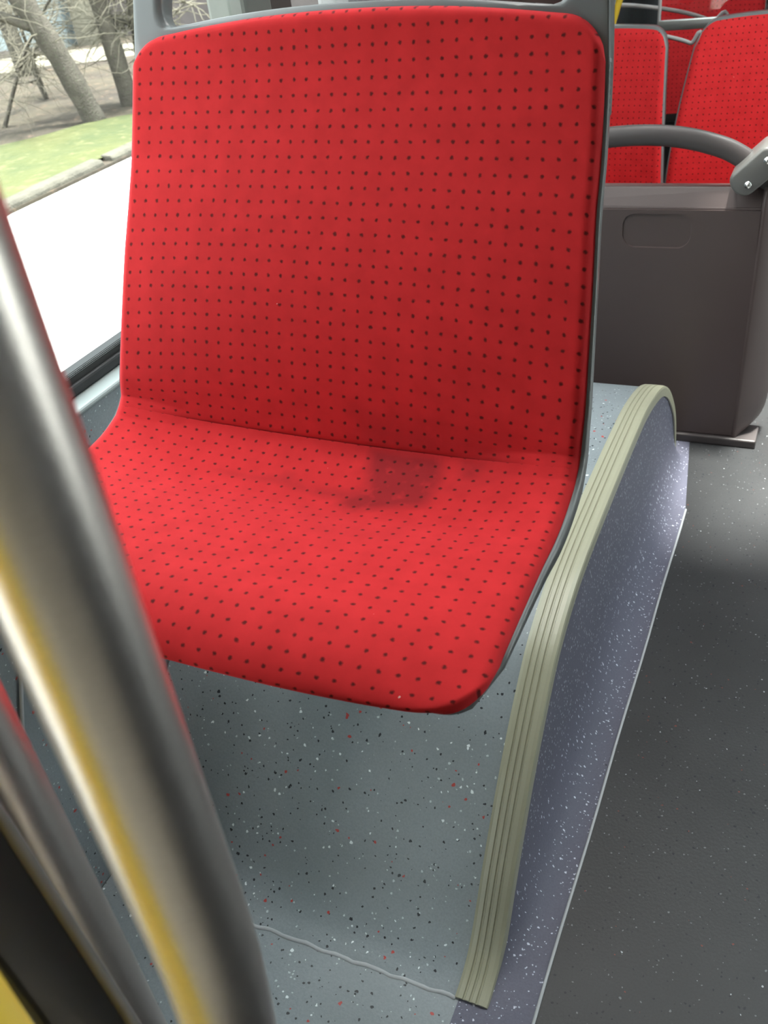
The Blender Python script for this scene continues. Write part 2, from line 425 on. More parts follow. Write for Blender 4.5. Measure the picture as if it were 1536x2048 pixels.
F.append(tuple(range(q))); F.append(tuple((n - 1) * q + k for k in range(q)))
tr_o = mesh('edge_trim', V, F, M_trim, smooth=False); tr_o['label'] = 'cream ribbed rubber edge strip'; adopt(arch, tr_o)
# weld beads
wb = tube('weld_bead', [(LX + .0005, .20, .0012)] + [(LX + .0005 + .0006 * math.sin(y * 19), y, .0012) for y in [.3 + .0585 * k for k in range(21)]], .0019, M_weld, seg=8)
wb['label'] = 'pale welded seam line along the floor'; adopt(arch, wb)
wb2 = tube('weld_bead', [(XW + .006 + (XA - .040 - XW) * k / 60, .482 + .0010 * math.sin(k * 1.1) + random.uniform(-.0006, .0006), .0010 + random.uniform(-.0006, .0008)) for k in range(61)], .0026, M_weld, seg=8)
adopt(arch, wb2)
wb3 = tube('weld_bead', [(XW + .0035, .44 + .09 * t, .26 + .17 * t + .02 * math.sin(t * 3)) for t in [k / 10 for k in range(11)]], .0022, M_weld, seg=8)
adopt(arch, wb3)

# ================================================================== MAIN SEAT
Zc = -H
cb_s = [0, .0087, .0209, .0327, .0453, .0578, .0705, .0829, .0956, .1087, .1216, .1342, .1475, .1608, .1738, .1871, .1998, .2132, .2267, .24, .2533, .357]
cb_y = [.656, .658, .662, .664, .666, .669, .672, .676, .680, .685, .689, .693, .698, .705, .709, .716, .721, .727, .733, .740, .744, .782]
cb_z = [-.435, -.427, -.415, -.403, -.391, -.379, -.366, -.355, -.343, -.330, -.318, -.306, -.294, -.282, -.270, -.258, -.246, -.235, -.223, -.211, -.199, -.103]
eb = [(0, .6460, -.4200, .2366), (.0453, .6530, -.3975, .2372), (.0705, .6643, -.3721, .237), (.1608, .7012, -.2879, .2323), (.2132, .7247, -.2378, .2282), (.2533, .7437, -.1995, .2265), (.357, .7789, -.1027, .2195)]
cc_s = [0, .0105, .0234, .0361, .0489, .0616, .0742, .0874, .1004, .1135, .127, .1405, .1536, .1671, .1801, .1936, .207, .2209, .2349, .2489, .2626, .2765, .29, .3023, .315, .330]
cc_y = [.656, .649, .637, .625, .6135, .601, .588, .575, .5635, .551, .538, .524, .5115, .499, .486, .473, .4595, .446, .433, .4195, .406, .393, .383, .376, .379, .387]
cc_z = [-.435, -.442, -.448, -.451, -.4535, -.4545, -.4547, -.4535, -.452, -.449, -.446, -.4435, -.441, -.439, -.438, -.4365, -.435, -.434, -.433, -.434, -.436, -.441, -.450, -.460, -.4605, -.458]
ec = [(0, .6460, -.4200, .2366), (.05, .612, -.4325, .237), (.095, .574, -.438, .238), (.135, .545, -.4405, .238), (.18, .502, -.442, .239), (.2272, .458, -.445, .24), (.2765, .412, -.453, .2405), (.30, .395, -.457, .240), (.33, .392, -.463, .238)]
pbY = np.polyfit(cb_s, cb_y, 4); pbZ = np.polyfit(cb_s, cb_z, 4)
pcY = np.polyfit(cc_s, cc_y, 9); pcZ = np.polyfit(cc_s, cc_z, 9)
def hint(tab, s, k):
    xs = [r[0] for r in tab]; ys = [r[k] for r in tab]
    if s >= xs[-1]: return ys[-1] + (ys[-1] - ys[-2]) / (xs[-1] - xs[-2]) * (s - xs[-1])
    s = max(s, xs[0]); i = max(j for j in range(len(xs) - 1) if xs[j] <= s)
    h = xs[i + 1] - xs[i]; t = (s - xs[i]) / h
    def sl(j):
        if j == 0: return (ys[1] - ys[0]) / (xs[1] - xs[0])
        if j == len(xs) - 1: return (ys[-1] - ys[-2]) / (xs[-1] - xs[-2])
        return (ys[j + 1] - ys[j - 1]) / (xs[j + 1] - xs[j - 1])
    a, b = sl(i) * h, sl(i + 1) * h
    return (2 * t**3 - 3 * t * t + 1) * ys[i] + (t**3 - 2 * t * t + t) * a + (-2 * t**3 + 3 * t * t) * ys[i + 1] + (t**3 - t * t) * b
def center(s):
    if s >= 0:
        if s > .357:
            d = (.34, .94); e = s - .357
            return np.polyval(pbY, .357) + d[0] * e, np.polyval(pbZ, .357) + d[1] * e
        y, z = np.polyval(pbY, s), np.polyval(pbZ, s)
    else:
        s = min(-s, .33); y, z = np.polyval(pcY, s), np.polyval(pcZ, s)
    return y, z
y0b, z0b = center(0.0); y0c, z0c = center(-1e-9)
def width(s): return hint(eb, s, 3) if s >= 0 else hint(ec, -s, 3)
def S(t, s):
    k = max(0, min(1, (abs(t) - .45) / .5)); k = k * k * (3 - 2 * k) * max(0, 1 - abs(s) / .06)
    if k <= 0: return S0(t, s)
    d = .026 * k
    return S0(t, s) * .4 + (S0(t, s - d) + S0(t, s + d)) * .3
def S0(t, s):
    """point on the seat's front skin; t across -1..1, s along (0 = crease, + up the back, - towards the front lip)"""
    cy, cz = center(s)
    if s >= 0: k = max(0, 1 - s / .02); cy += k * ((.656) - y0b); cz += k * ((-.435) - z0b)
    else: k = max(0, 1 + s / .02); cy += k * ((.656) - y0c); cz += k * ((-.435) - z0c)
    tab = eb if s >= 0 else ec; a = abs(s)
    ey, ez, w = hint(tab, a, 1), hint(tab, a, 2), hint(tab, a, 3)
    g = min(abs(t), 1.1) ** 2.6
    return Vector((t * w, cy + (ey - cy) * g, cz + (ez - cz) * g))
def Nrm(t, s, side=0):
    e = 1e-3
    s0, s1 = s - e, s + e
    if side > 0: s0 = max(s0, 0); s1 = max(s1, s0 + e)
    if side < 0: s1 = min(s1, -1e-6); s0 = min(s0, s1 - e)
    du = S(t + e, s) - S(t - e, s); dv = S(t, s1) - S(t, s0)
    nn = du.cross(dv); nn.normalize()
    if side and abs(s) < .03:                     # towards the edges the fold turns into one smooth curve
        k = max(0, min(1, (abs(t) - .5) / .4)); k = k * k * (3 - 2 * k) * (1 - abs(s) / .03)
        if k > 0:
            sm = Nrm(t, .03) * .5 + Nrm(t, -.03) * .5
            nn = (nn * (1 - k) + sm * k).normalized()
    return nn            # points towards the sitter (-y / +z)
SEAT0 = Vector((-.4, .65, -.43))
def seat_world(p):       # slight roll and yaw of the mounted seat, then floor-based z
    q = Vector((p.x, p.y - SEAT0.y, p.z - SEAT0.z))
    r = math.radians(.62); q = Vector((math.cos(r) * q.x + math.sin(r) * q.z, q.y, -math.sin(r) * q.x + math.cos(r) * q.z))
    a = math.radians(-.9); q = Vector((math.cos(a) * q.x - math.sin(a) * q.y, math.sin(a) * q.x + math.cos(a) * q.y, q.z))
    return q + SEAT0 + Vector((0, 0, H))
W0 = .23
def s_top(t):
    at = abs(t); s = .369 - .018 * at ** 2.2
    r = .13
    if at > 1 - r: k = min(1, (at - (1 - r)) / r); s -= .030 * (1 - math.sqrt(max(0, 1 - k * k)))
    return s
def s_bot(t):
    at = abs(t); s = -.3085
    r = .22
    if at > 1 - r: k = min(1, (at - (1 - r)) / r); s += .062 * (1 - math.sqrt(max(0, 1 - k * k)))
    return s
seat = empty('bus_seat', (-.4, .62, .30), 'large red dotted plush bus seat above the wheel arch with damp stain on cushion', 'seat')

def inpoly(x, y, poly):
    ins = False; n = len(poly)
    for i in range(n):
        x1, y1 = poly[i]; x2, y2 = poly[(i + 1) % n]
        if (y1 > y) != (y2 > y) and x < (x2 - x1) * (y - y1) / (y2 - y1) + x1: ins = not ins
    return ins
def dseg(x, y, poly):
    d = 9
    for i in range(len(poly)):
        x1, y1 = poly[i]; x2, y2 = poly[(i + 1) % len(poly)]
        dx, dy = x2 - x1, y2 - y1; L = dx * dx + dy * dy + 1e-12
        k = max(0, min(1, ((x - x1) * dx + (y - y1) * dy) / L))
        d = min(d, math.hypot(x - x1 - k * dx, y - y1 - k * dy))
    return d
STAINS = []              # (polygon in metres (x, s), strength, soft edge)
STAINS += [([(.0415, -.0005), (.1117, -.0005), (.1171, -.0258), (.1158, -.0517), (.1143, -.0625), (.0938, -.0683), (.0719, -.0766), (.0547, -.0853), (.0401, -.0765), (.0405, -.065), (.0564, -.052), (.0465, -.0245)], 1.0, .007),
           ([(-.0926, -.0591), (-.0596, -.0584), (-.031, -.0528), (-.0283, -.046), (-.0192, -.0454), (-.0159, -.0538), (.0036, -.0603), (.0409, -.0553), (.056, -.0454), (.0827, -.0404), (.0889, -.0559), (.0475, -.0697), (.0179, -.0689), (-.0158, -.062), (-.0274, -.0595), (-.0581, -.061)], .6, .006),
           ([(.1308, -.0023), (.1516, -.0028), (.1489, -.0234), (.1335, -.0251)], .75, .008),
           ([(.1182, -.0351), (.1429, -.026), (.1668, -.0142), (.178, -.0045), (.1808, -.0071), (.1691, -.0236), (.1465, -.0383), (.1239, -.0451)], .35, .010),
           ([(.03, .03), (.1078, .0279), (.1626, .0248), (.1639, .0007), (.1083, .0007), (.0304, .001)], .55, .020),
           ([(.1065, .0793), (.1423, .0757), (.1444, .0324), (.1078, .0303)], .22, .03)]
def stain(x, s):
    v = 0
    for poly, k, soft in STAINS:
        d = dseg(x, s, poly); ins = inpoly(x, s, poly)
        f = min(1, .5 + d / soft * .5) if ins else max(0, .5 - d / soft * .5)
        v = max(v, f * k)
    return v
def pad(name, lo, hi, nt, ns, side, parent):
    V, F, UV, ST = [], [], [], []
    ts = [-math.cos(math.pi * k / nt) * .35 + (2 * k / nt - 1) * .65 for k in range(nt + 1)]
    for t in ts:
        a, b = lo(t), hi(t)
        for j in range(ns + 1):
            f = j / ns; f = f * .8 + (0.5 - 0.5 * math.cos(math.pi * f)) * .2
            s = a + (b - a) * f
            x = t * W0
            ed = [(1 - abs(t)) * W0]
            if side > 0: ed += [b - s]
            else: ed += [s - a]
            d = min(ed); r = .009; off = 0
            if d < r: off = -r * (1 - math.sqrt(max(0, 1 - ((r - d) / r) ** 2)))
            cd = abs(s); 
            if cd < .006 and side > 0: off -= .0016 * (1 - cd / .006) ** 2 * max(0, 1 - abs(t) ** 4 * 2)
            p = S(t, s) + Nrm(t, s, side) * (off + .002)
            V.append(seat_world(p)); UV.append((x / P + .13, (s - (.0087 if side > 0 else -.0105)) / (.0128 if side > 0 else .0131) + .5))
            ST.append(stain(x, s))
    for i in range(nt):
        for j in range(ns):
            a = i * (ns + 1) + j; F.append((a, a + ns + 1, a + ns + 2, a + 1))
    # fabric turns in behind at the border
    o = mesh(name, V, F, M_red, recalc=False)
    me = o.data
    uvl = me.uv_layers.new(name='UVMap')
    for lp in me.loops: uvl.data[lp.index].uv = UV[lp.vertex_index]
    at = me.attributes.new('stain', 'FLOAT', 'POINT')
    for i, v in enumerate(ST): at.data[i].value = v
    # tucked border ring
    return o

def strip_body(name, front, back, mt):
    """closed slab from matching front/back grids (lists of columns)"""
    nc, nr = len(front), len(front[0]); V = []; F = []
    for g in (front, back):
        for c_ in g: V += c_
    o2 = nc * nr
    for i in range(nc - 1):
        for j in range(nr - 1):
            a = i * nr + j
            F.append((a, a + nr, a + nr + 1, a + 1)); F.append((o2 + a, o2 + a + 1, o2 + a + nr + 1, o2 + a + nr))
    def side(a, b): F.append((a, b, b + o2, a + o2))
    for i in range(nc - 1): side(i * nr, (i + 1) * nr); side(i * nr + nr - 1, (i + 1) * nr + nr - 1)
    for j in range(nr - 1): side(j, j + 1); side((nc - 1) * nr + j, (nc - 1) * nr + j + 1)
    return mesh(name, V, F, mt)

back = pad('backrest', lambda t: 0.0, s_top, 130, 110, 1, seat)
cush = pad('seat_cushion', s_bot, lambda t: -1e-6, 130, 110, -1, seat)
# shell behind the pads
def shell_grid(lo, hi, nt, ns, tmax, f_off, b_off):
    A, B = [], []
    for i in range(nt + 1):
        t = (2 * i / nt - 1); t = (t * .75 + math.sin(t * math.pi / 2) * .25)
        tt = t * tmax; a, b = lo(t), hi(t); ca, cbk = [], []
        for j in range(ns + 1):
            s = a + (b - a) * j / ns
            e = max(0, abs(tt) - 1.0)
            x_ = min(abs(tt), 1.0)
            base = S(math.copysign(x_, tt), s); base.x = tt * width(s)
            nn = Nrm(math.copysign(min(x_, .97), tt), s, 1 if s >= 0 else -1)
            if abs(s) < .03:
                n2 = Nrm(math.copysign(min(x_, .97), tt), -.03, -1); n1 = Nrm(math.copysign(min(x_, .97), tt), .03, 1)
                k = (s + .03) / .06; nn = (n2 * (1 - k) + n1 * k).normalized()
            ca.append(seat_world(base + nn * f_off(t, s))); cbk.append(seat_world(base + nn * b_off(t, s)))
        A.append(ca); B.append(cbk)
    return A, B
edge_w = 1.008
A, B = shell_grid(lambda t: s_bot(t) + .010, lambda t: .325, 64, 90, edge_w,
                  lambda t, s: -.0105 + (.0045 * max(0, min(1, (.33 - s) / .08)) if abs(t) > .985 else 0), lambda t, s: (-.026 if abs(t) < .96 else -.019) - .012 * max(0, min(1, -s / .08)) * (1 if abs(t) < .96 else 0) * max(0, min(1, (s + .30) / .10)) + .010 * max(0, min(1, (-s - .24) / .06)))
shell = strip_body('seat_shell', A, B, M_shell); shell['label'] = 'grey plastic seat shell'
# head part of the shell with the grab slot
def f_out(x, s):      # outside contour of the head ring (x in units of t)
    hw, top, bot, r = 1.008, .515, .285, .05
    X = abs(x) * W0; hw *= W0
    dx, dy = max(X - (hw - r), 0), max(s - (top - r), 0)
    return (dx * dx + dy * dy <= r * r) and X <= hw and s >= bot and s <= top
def f_in(x, s):
    hw, top, r = .200, .488, .018; X = abs(x) * W0
    bot = s_top(min(abs(x), .86)) + .0055
    if X > hw or s < bot or s > top: return False
    dx = max(X - (hw - r), 0); dy = max(s - (top - r), 0, (bot + r) - s)
    return dx * dx + dy * dy <= r * r or dx == 0 or dy == 0
def march(fn, an):
    cx, cs = 0.0, .42; lo, hi = 0, .4
    for _ in range(40):
        md = (lo + hi) / 2
        if fn((cx + math.cos(an) * md) / W0, cs + math.sin(an) * md): lo = md
        else: hi = md
    return (cx + math.cos(an) * lo) / W0, cs + math.sin(an) * lo
NA = 240; RG = 7
A, B = [], []
for i in range(NA):
    # denser near the long sides
    an = 2 * math.pi * (i + .5) / NA
    x, y = math.cos(an) * .235, math.sin(an) * .12; an = math.atan2(y, x)
    ix, iy = march(f_in, an); ox, oy = march(f_out, an)
    ca, cbk = [], []
    for j in range(RG + 1):
        k = j / RG
        t = ix + (ox - ix) * k; s = iy + (oy - iy) * k
        e = 0
        if j == 0 or j == RG: e = .003
        b_ = S(math.copysign(min(abs(t), 1), t), s); b_.x = t * width(s)
        nn = Nrm(math.copysign(min(abs(t), .97), t), s, 1)
        ca.append(seat_world(b_ - nn * (.0035 + .0065 * max(0, min(1, (.39 - s) / .07)) + (e if j == 0 else 0)))); cbk.append(seat_world(b_ - nn * (.027 - e)))
    A.append(ca); B.append(cbk)
V, F = [], []
for g in (A, B):
    for c_ in g: V += c_
nr = RG + 1; o2 = NA * nr
for i in range(NA):
    i2 = (i + 1) % NA
    for j in range(RG):
        F.append((i * nr + j, i2 * nr + j, i2 * nr + j + 1, i * nr + j + 1)); F.append((o2 + i * nr + j, o2 + i * nr + j + 1, o2 + i2 * nr + j + 1, o2 + i2 * nr + j))
    F.append((i * nr, i2 * nr, o2 + i2 * nr, o2 + i * nr)); F.append((i * nr + RG, i2 * nr + RG, o2 + i2 * nr + RG, o2 + i * nr + RG))
head = mesh('grab_handle', V, F, M_shell); head['label'] = 'grey plastic top of the shell with a grab slot'
bevel(head, .003, 2, 40)
ped = boxes('pedestal', [((-.50, .74, .289), (-.44, .80, .56)), ((-.53, .72, .2905), (-.41, .86, .300))], M_dkplastic, bev=.004)
# wall bracket under the far side of the shell
brk = box('wall_bracket', (XW, .56, .50), (-.50, .62, .535), M_dkplastic, bev=.004)
adopt(seat, back, cush, shell, head, ped, brk)

# ================================================================== FOREGROUND POLES
def sst(v): v = max(0, min(1, v)); return v * v * (3 - 2 * v)
p1 = [(-.162 - .012 * sst((.745 - z) / .16), .127, z) for z in [1.9 - .02 * k for k in range(96)]]
pole = tube('stanchion', p1, .0175, None, seg=48)
pole.data.materials.append(M_steel)
tag(pole, 'thick brushed stainless steel stanchion crossing the lower left in front of the seat', 'handrail')
screen = empty('partition', (-.27, .149, 0), 'black partition panel on its own thin steel upright, at bottom left corner', 'partition')
up = tube('upright', [(-.27, .149, 0), (-.27, .149, .4), (-.27, .149, 1.0), (-.27, .149, 1.9)], .0170, M_steel, seg=40)
pnl = prism('panel', [(-.238 + .0012, .18 + .0), (-.2225 - .02 * 0, H - .405), (-.2375, H - .255), (-.252, H - .10), (-.255, 1.4), (-.42, 1.4), (-.42, .10), (-.205, .10)], 'y', .096, .128, M_black, bev=.004, seg=3)
lip = tube('panel_edge', [(-.2215, .124, .10 + .52), (-.2233, .126, H - .40), (-.2385, .126, H - .252), (-.254, .126, H - .10), (-.257, .126, 1.4)], .0028, M_clampdk, seg=10)
clamp = box('panel_clamp', (-.285, .122, .30), (-.255, .150, .34), M_clampdk, bev=.003)
adopt(screen, up, pnl, lip, clamp)
yp = tube('stanchion', [(-.1875, .0453, 0), (-.1875, .0453, .5), (-.1875, .0453, 1.0), (-.1875, .0453, 1.9)], .030, M_yellow, seg=40)
tag(yp, 'yellow painted stanchion peeking in at the very bottom left corner', 'handrail')

# ================================================================== GREY SEAT BACK BEHIND THE ARCH
gb = empty('bus_seat', (-.34, 1.78, 0), 'grey plastic back of a forward seat beyond the wheel arch, arched grab handle on top', 'seat')
yb = 1.72
zt = H - .527
def gx(z): return -.112 - .012 * (1 - z / zt)      # right margin of the flat panel
body = prism('back_panel', [(-.57, .018), (gx(.018), .018), (gx(zt - .03), zt - .03), (-.57, zt - .03)], 'y', yb, yb + .05, M_panel, bev=.003)
# sloping top lip
V = [(-.57, yb, zt - .03), (gx(zt) - .001, yb, zt - .034), (gx(zt), yb + .022, zt), (-.57, yb + .022, zt), (-.57, yb + .06, zt - .006), (gx(zt), yb + .06, zt - .006), (-.57, yb + .05, zt - .04), (gx(zt), yb + .05, zt - .04)]
toplip = mesh('top_lip', V, [(0, 1, 2, 3), (3, 2, 5, 4), (4, 5, 7, 6), (6, 7, 1, 0), (0, 3, 4, 6), (1, 7, 5, 2)], M_panel, smooth=False); bevel(toplip, .003, 3)
# side flange that turns towards the aisle, rounded at the foot
pts = []
for z in [zt + .0] + [zt - k * (zt - .09) / 10 for k in range(1, 11)]: pts.append((z, .052))
for a in range(1, 9):
    an = math.pi / 2 * a / 8; pts.append((.09 - .072 * math.sin(an), .052 - .035 * (1 - math.cos(an))))
V, F = [], []
for z, w in pts:
    x0 = gx(z)
    V += [(x0 - .002, yb - .0015, z), (x0 + .003, yb - .006, z), (x0 + .007, yb - .004, z), (x0 + w * .7, yb + .022, z), (x0 + w, yb + .055, z), (x0 + w, yb + .085, z), (x0, yb + .06, z)]
for i in range(len(pts) - 1):
    for k in range(6): F.append((i * 7 + k, i * 7 + k + 1, (i + 1) * 7 + k + 1, (i + 1) * 7 + k))
    F.append((i * 7 + 6, i * 7, (i + 1) * 7, (i + 1) * 7 + 6))
F.append(tuple(range(7))); F.append(tuple((len(pts) - 1) * 7 + k for k in range(7)))
flange = mesh('side_flange', V, F, M_panel); bevel(flange, .001, 1, 50)
# raised outline of the service hatch
hp = []
hx0, hx1, hz0, hz1, hr = -.349, -.229, H - .627, H - .571, .020
for cx, cz, a0 in ((hx1 - hr, hz1 - hr, 0), (hx0 + hr, hz1 - hr, 90), (hx0 + hr, hz0 + hr, 180), (hx1 - hr, hz0 + hr, 270)):
    for k in range(9):
        an = math.radians(a0 + 90 * k / 8); hp.append((cx + hr * math.cos(an), cz + hr * math.sin(an) - .006 * math.sin(math.pi * (cx + hr * math.cos(an) - hx0) / (hx1 - hx0)) * (1 if a0 >= 180 else -.35)))
hatch = prism('hatch_cover', hp, 'y', yb - .0004, yb + .002, M_panel)
cxh, czh = (hx0 + hx1) / 2, (hz0 + hz1) / 2; zT = zt - .0345
def rect_hit(px_, pz_):
    dx_, dz_ = px_ - cxh, pz_ - czh; k = 9
    for lim, d_, c_ in ((-.569, dx_, cxh), (gx(czh) - .001, dx_, cxh), (zT, dz_, czh), (.02, dz_, czh)):
        if abs(d_) > 1e-6 and (lim - c_) / d_ > 0: k = min(k, (lim - c_) / d_)
    return cxh + dx_ * k, czh + dz_ * k
hq = []
for a_, b_ in zip(hp, hp[1:] + hp[:1]): hq += [a_, ((a_[0] + b_[0]) / 2, (a_[1] + b_[1]) / 2)]
out = [rect_hit(*q_) for q_ in hq]
for cor in ((-.569, zT), (gx(zT) - .001, zT), (gx(.02) - .001, .02), (-.569, .02)):
    k_ = min(range(len(out)), key=lambda i_: (out[i_][0] - cor[0]) ** 2 + (out[i_][1] - cor[1]) ** 2); out[k_] = cor
n_ = len(hq); V, F = [], []
for (a_, b_), (c_, d_) in zip(hq, out):
    V += [(a_, yb - .0003, b_), (a_ + (a_ - cxh) * .012, yb - .0034, b_ + (b_ - czh) * .03), (c_, yb - .0034, d_), (c_, yb, d_)]
for i_ in range(n_):
    for k_ in range(3): F.append((i_ * 4 + k_, ((i_ + 1) % n_) * 4 + k_, ((i_ + 1) % n_) * 4 + k_ + 1, i_ * 4 + k_ + 1))
plate = mesh('front_plate', V, F, M_panel, smooth=False)
foot = box('foot_plate', (-.57, yb - .012, 0), (-.078, yb + .05, .018), M_dkplastic, bev=.003)
hl = [(-.575, yb + .03, zt - .02), (-.56, yb + .03, zt + .03), (-.50, yb + .03, zt + .063), (-.42, yb + .03, zt + .079), (-.34, yb + .03, zt + .0855), (-.27, yb + .03, zt + .0825), (-.21, yb + .03, zt + .070), (-.165, yb + .03, zt + .052), (-.12, yb + .03, zt + .018), (-.105, yb + .03, zt - .02)]
hand = tube('grab_handle', hermite(hl, 8), .0145, M_dkplastic, seg=20, flat=(.8, 1.25), up=(0, -1, 0))
V = []
# cast clamp, a slanting rounded block with two screws
poly = []
cxm, czm, ang, La, Wa = -.128, zt + .037, math.radians(44), .046, .0235
for sx, a0 in ((1, -90), (-1, 90)):
    for k in range(13):
        an = math.radians(a0 + 180 * k / 12); lx = sx * (La - .019) + .019 * math.cos(an) * 1.0; lz = Wa * math.sin(an)
        poly.append((cxm + lx * math.cos(ang) - lz * math.sin(ang), czm + lx * math.sin(ang) + lz * math.cos(ang)))
clamp2 = prism('clamp', poly, 'y', yb - .025, yb + .055, M_clampdk, bev=.006, seg=4)
for p_ in clamp2.data.polygons: p_.use_smooth = True
screws = []
for (sx, sz) in ((-.1385, zt + .0165), (-.112, zt + .056)):
    prof_s = [(.0001, -.0035), (.0032, -.0035), (.0034, -.0022), (.0055, -.0020), (.0062, .0)]
    V, F = [], []
    for r_, d_ in prof_s:
        for k in range(16): V.append((sx + r_ * math.cos(k * math.pi / 8), yb - .0255 + d_, sz + r_ * math.sin(k * math.pi / 8)))
    for i in range(4):
        for k in range(16): F.append((i * 16 + k, i * 16 + (k + 1) % 16, (i + 1) * 16 + (k + 1) % 16, (i + 1) * 16 + k))
    F.append(tuple(range(16)))
    sc_ = mesh('screw', V, F, M_screw); sc_.parent = clamp2; screws.append(sc_)
adopt(gb, body, plate, toplip, flange, hatch, foot, hand, clamp2)

# ================================================================== RED SEATS FURTHER BACK (facing the camera)
def far_seat(name, cx, y, z0, z1, hw, label, cat, group=None, tw=1.0, rt=.04, lean=.10, skewl=0.0, skewr=0.0, cz=None, cushion=True):
    root = empty(name, (cx, y, 0), label, cat, group)
    nt, ns = 28, 36; hh = z1 - z0
    def pt(t, v, off):
        # half width shrinks upwards, sides bow slightly
        wl = hw * (1 - skewl * v ** 1.6); wr = hw * (1 - skewr * v ** 1.6)
        x = t * (wl if t < 0 else wr)
        zz = z0 + hh * v
        yy = y + lean * v * v * .9 + .018 * (1 - t * t) * (-1) * -1 + .02 * math.sin(v * 3) * -1
        return Vector((cx + x, yy + off, zz))
    def topv(t, r):
        a = abs(t); k0 = 1 - r / hw
        return 1 - (0 if a < k0 else (r / hh) * (1 - math.sqrt(max(0, 1 - ((a - k0) / (1 - k0)) ** 2)))) - .02 * a * a
    V, F, UV = [], [], []
    for i in range(nt + 1):
        t = 2 * i / nt - 1; t = t * .6 + math.sin(t * math.pi / 2) * .4
        tv = topv(t, rt)
        for j in range(ns + 1):
            v = tv * j / ns
            d = min((1 - abs(t)) * hw, (tv - v) * hh); off = 0 if d > .01 else .01 * (1 - math.sqrt(max(0, 1 - ((.01 - d) / .01) ** 2)))
            p = pt(t, v, off - .004); V.append(p); UV.append(((p.x) / .0135, p.z / .0135))
    for i in range(nt):
        for j in range(ns): a = i * (ns + 1) + j; F.append((a, a + ns + 1, a + ns + 2, a + 1))
    pd = mesh('backrest', V, F, M_red, recalc=False); u_ = pd.data.uv_layers.new(name='UVMap')
    for lp in pd.data.loops: u_.data[lp.index].uv = UV[lp.vertex_index]
    A, B = [], []
    for i in range(nt + 1):
        t = 2 * i / nt - 1; t = t * .6 + math.sin(t * math.pi / 2) * .4
        tv = topv(t, rt + .004); ca, cb_ = [], []
        for j in range(ns + 1):
            v = (tv + .005 / hh) * j / ns
            p = pt(t * (1 + .0035 / hw), v, 0); q_ = p + Vector((0, .035, 0)); ca.append(p + Vector((0, .006, 0))); cb_.append(q_)
        A.append(ca); B.append(cb_)
    sh = strip_body('seat_shell', A, B, M_shell)
    parts = [pd, sh]
    if cushion:
        c1 = box('seat_cushion', (cx - hw * .98, y - .40, z0 - .05), (cx + hw * .98, y + .0, z0 + .02), M_red, bev=.03, seg=4)
        c1.data.uv_layers.new(name='UVMap')
        for lp in c1.data.loops:
            co_ = c1.data.vertices[lp.vertex_index].co; c1.data.uv_layers[0].data[lp.index].uv = (co_.x / .0135, (co_.y + co_.z) / .0135)
        parts.append(c1)
        parts.append(box('pedestal', (cx - .05, y - .28, 0), (cx + .05, y - .12, z0 - .045), M_dkplastic, bev=.006))
    else:
        parts.append(box('pedestal', (cx - .05, y + .0, 0), (cx + .05, y + .035, z0 + .02), M_dkplastic, bev=.006))
    adopt(root, *parts)
    return root
far_seat('bus_seat', -.575, 2.44, .20, H - .392, .172, 'narrow red dotted seat facing the camera, beside the window, behind the grab handle', 'seat', rt=.035, skewr=.12, skewl=.0)
far_seat('bus_seat', -.195, 2.46, .20, H - .385, .205, 'red dotted seat facing the camera at upper right, on the aisle side', 'seat', rt=.045, skewl=.27, skewr=.1)
far_seat('bus_seat', -.43, 3.35, .25, 1.05, .155, 'red seat back row, left one seen above the pale rail through glass', 'seat', rt=.03, lean=.05, cushion=False)
far_seat('bus_seat', -.11, 3.35, .25, 1.05, .155, 'red seat back row, right one at the top right corner behind glass', 'seat', rt=.03, lean=.05, cushion=False)

# glass partition with pale rail
gp = empty('glass_partition', (-.2, 2.72, 0), 'clear glass partition standing on pale rail above the far red seats', 'partition')
zr = H - .418
rail = tube('rail', [(-.475, 2.72, zr - .001), (-.2, 2.72, zr + .001), (.35, 2.72, zr + .004)], .0125, M_rail, seg=20); rail['label'] = 'pale grey horizontal rail'
pane = box('glass_pane', (-.472, 2.717, zr), (.35, 2.723, 1.60), M_glass2)
post = tube('frame_edge', [(-.474, 2.72, 0), (-.474, 2.72, zr), (-.474, 2.72, 1.6)], .0042, M_rimgrey, seg=12)
post2 = tube('frame_edge', [(.352, 2.72, 0), (.352, 2.72, zr), (.352, 2.72, 1.6)], .010, M_rimgrey, seg=12)
adopt(gp, rail, pane, post, post2)
def far_curve(pts, r, mt, nm='curved_tube', seg=10): return tube(nm, hermite(pts, 8), r, mt, seg=seg)  # thin swept tubes behind the far seats
g1 = far_curve([(-.80, 2.96, H - .385), (-.655, 2.96, H - .397), (-.60, 2.96, H - .399), (-.50, 2.96, H - .415), (-.43, 2.96, H - .432), (-.375, 2.96, H - .453), (-.33, 2.96, H - .48), (-.32, 2.96, 0)], .0055, M_rimgrey)
tag(g1, 'thin curved grey tube arching across behind the glass, upper of two', 'handrail')
g2 = far_curve([(-.80, 2.62, H - .395), (-.60, 2.62, H - .402), (-.50, 2.62, H - .414), (-.43, 2.62, H - .43), (-.38, 2.62, H - .446), (-.35, 2.62, H - .47), (-.345, 2.62, 0)], .005, M_rimgrey)
tag(g2, 'lower thin grey tube behind the shoulder of the window side red seat', 'handrail')
yp2 = tube('stanchion', [(-.640, 2.80, 0), (-.640, 2.80, H - .50), (-.617, 2.80, H - .439), (-.593, 2.80, H - .363), (-.30, 2.80, 1.6)], .009, M_yellow, seg=20)
tag(yp2, 'distant thin yellow handrail just right of the big seat top', 'handrail')
drv = box('cab_partition', (-.79, 4.3, 0), (.2, 4.35, 1.9), M_dark)
tag(drv, 'dark brown cab wall at the far end, seen beside the yellow handrail', 'partition')

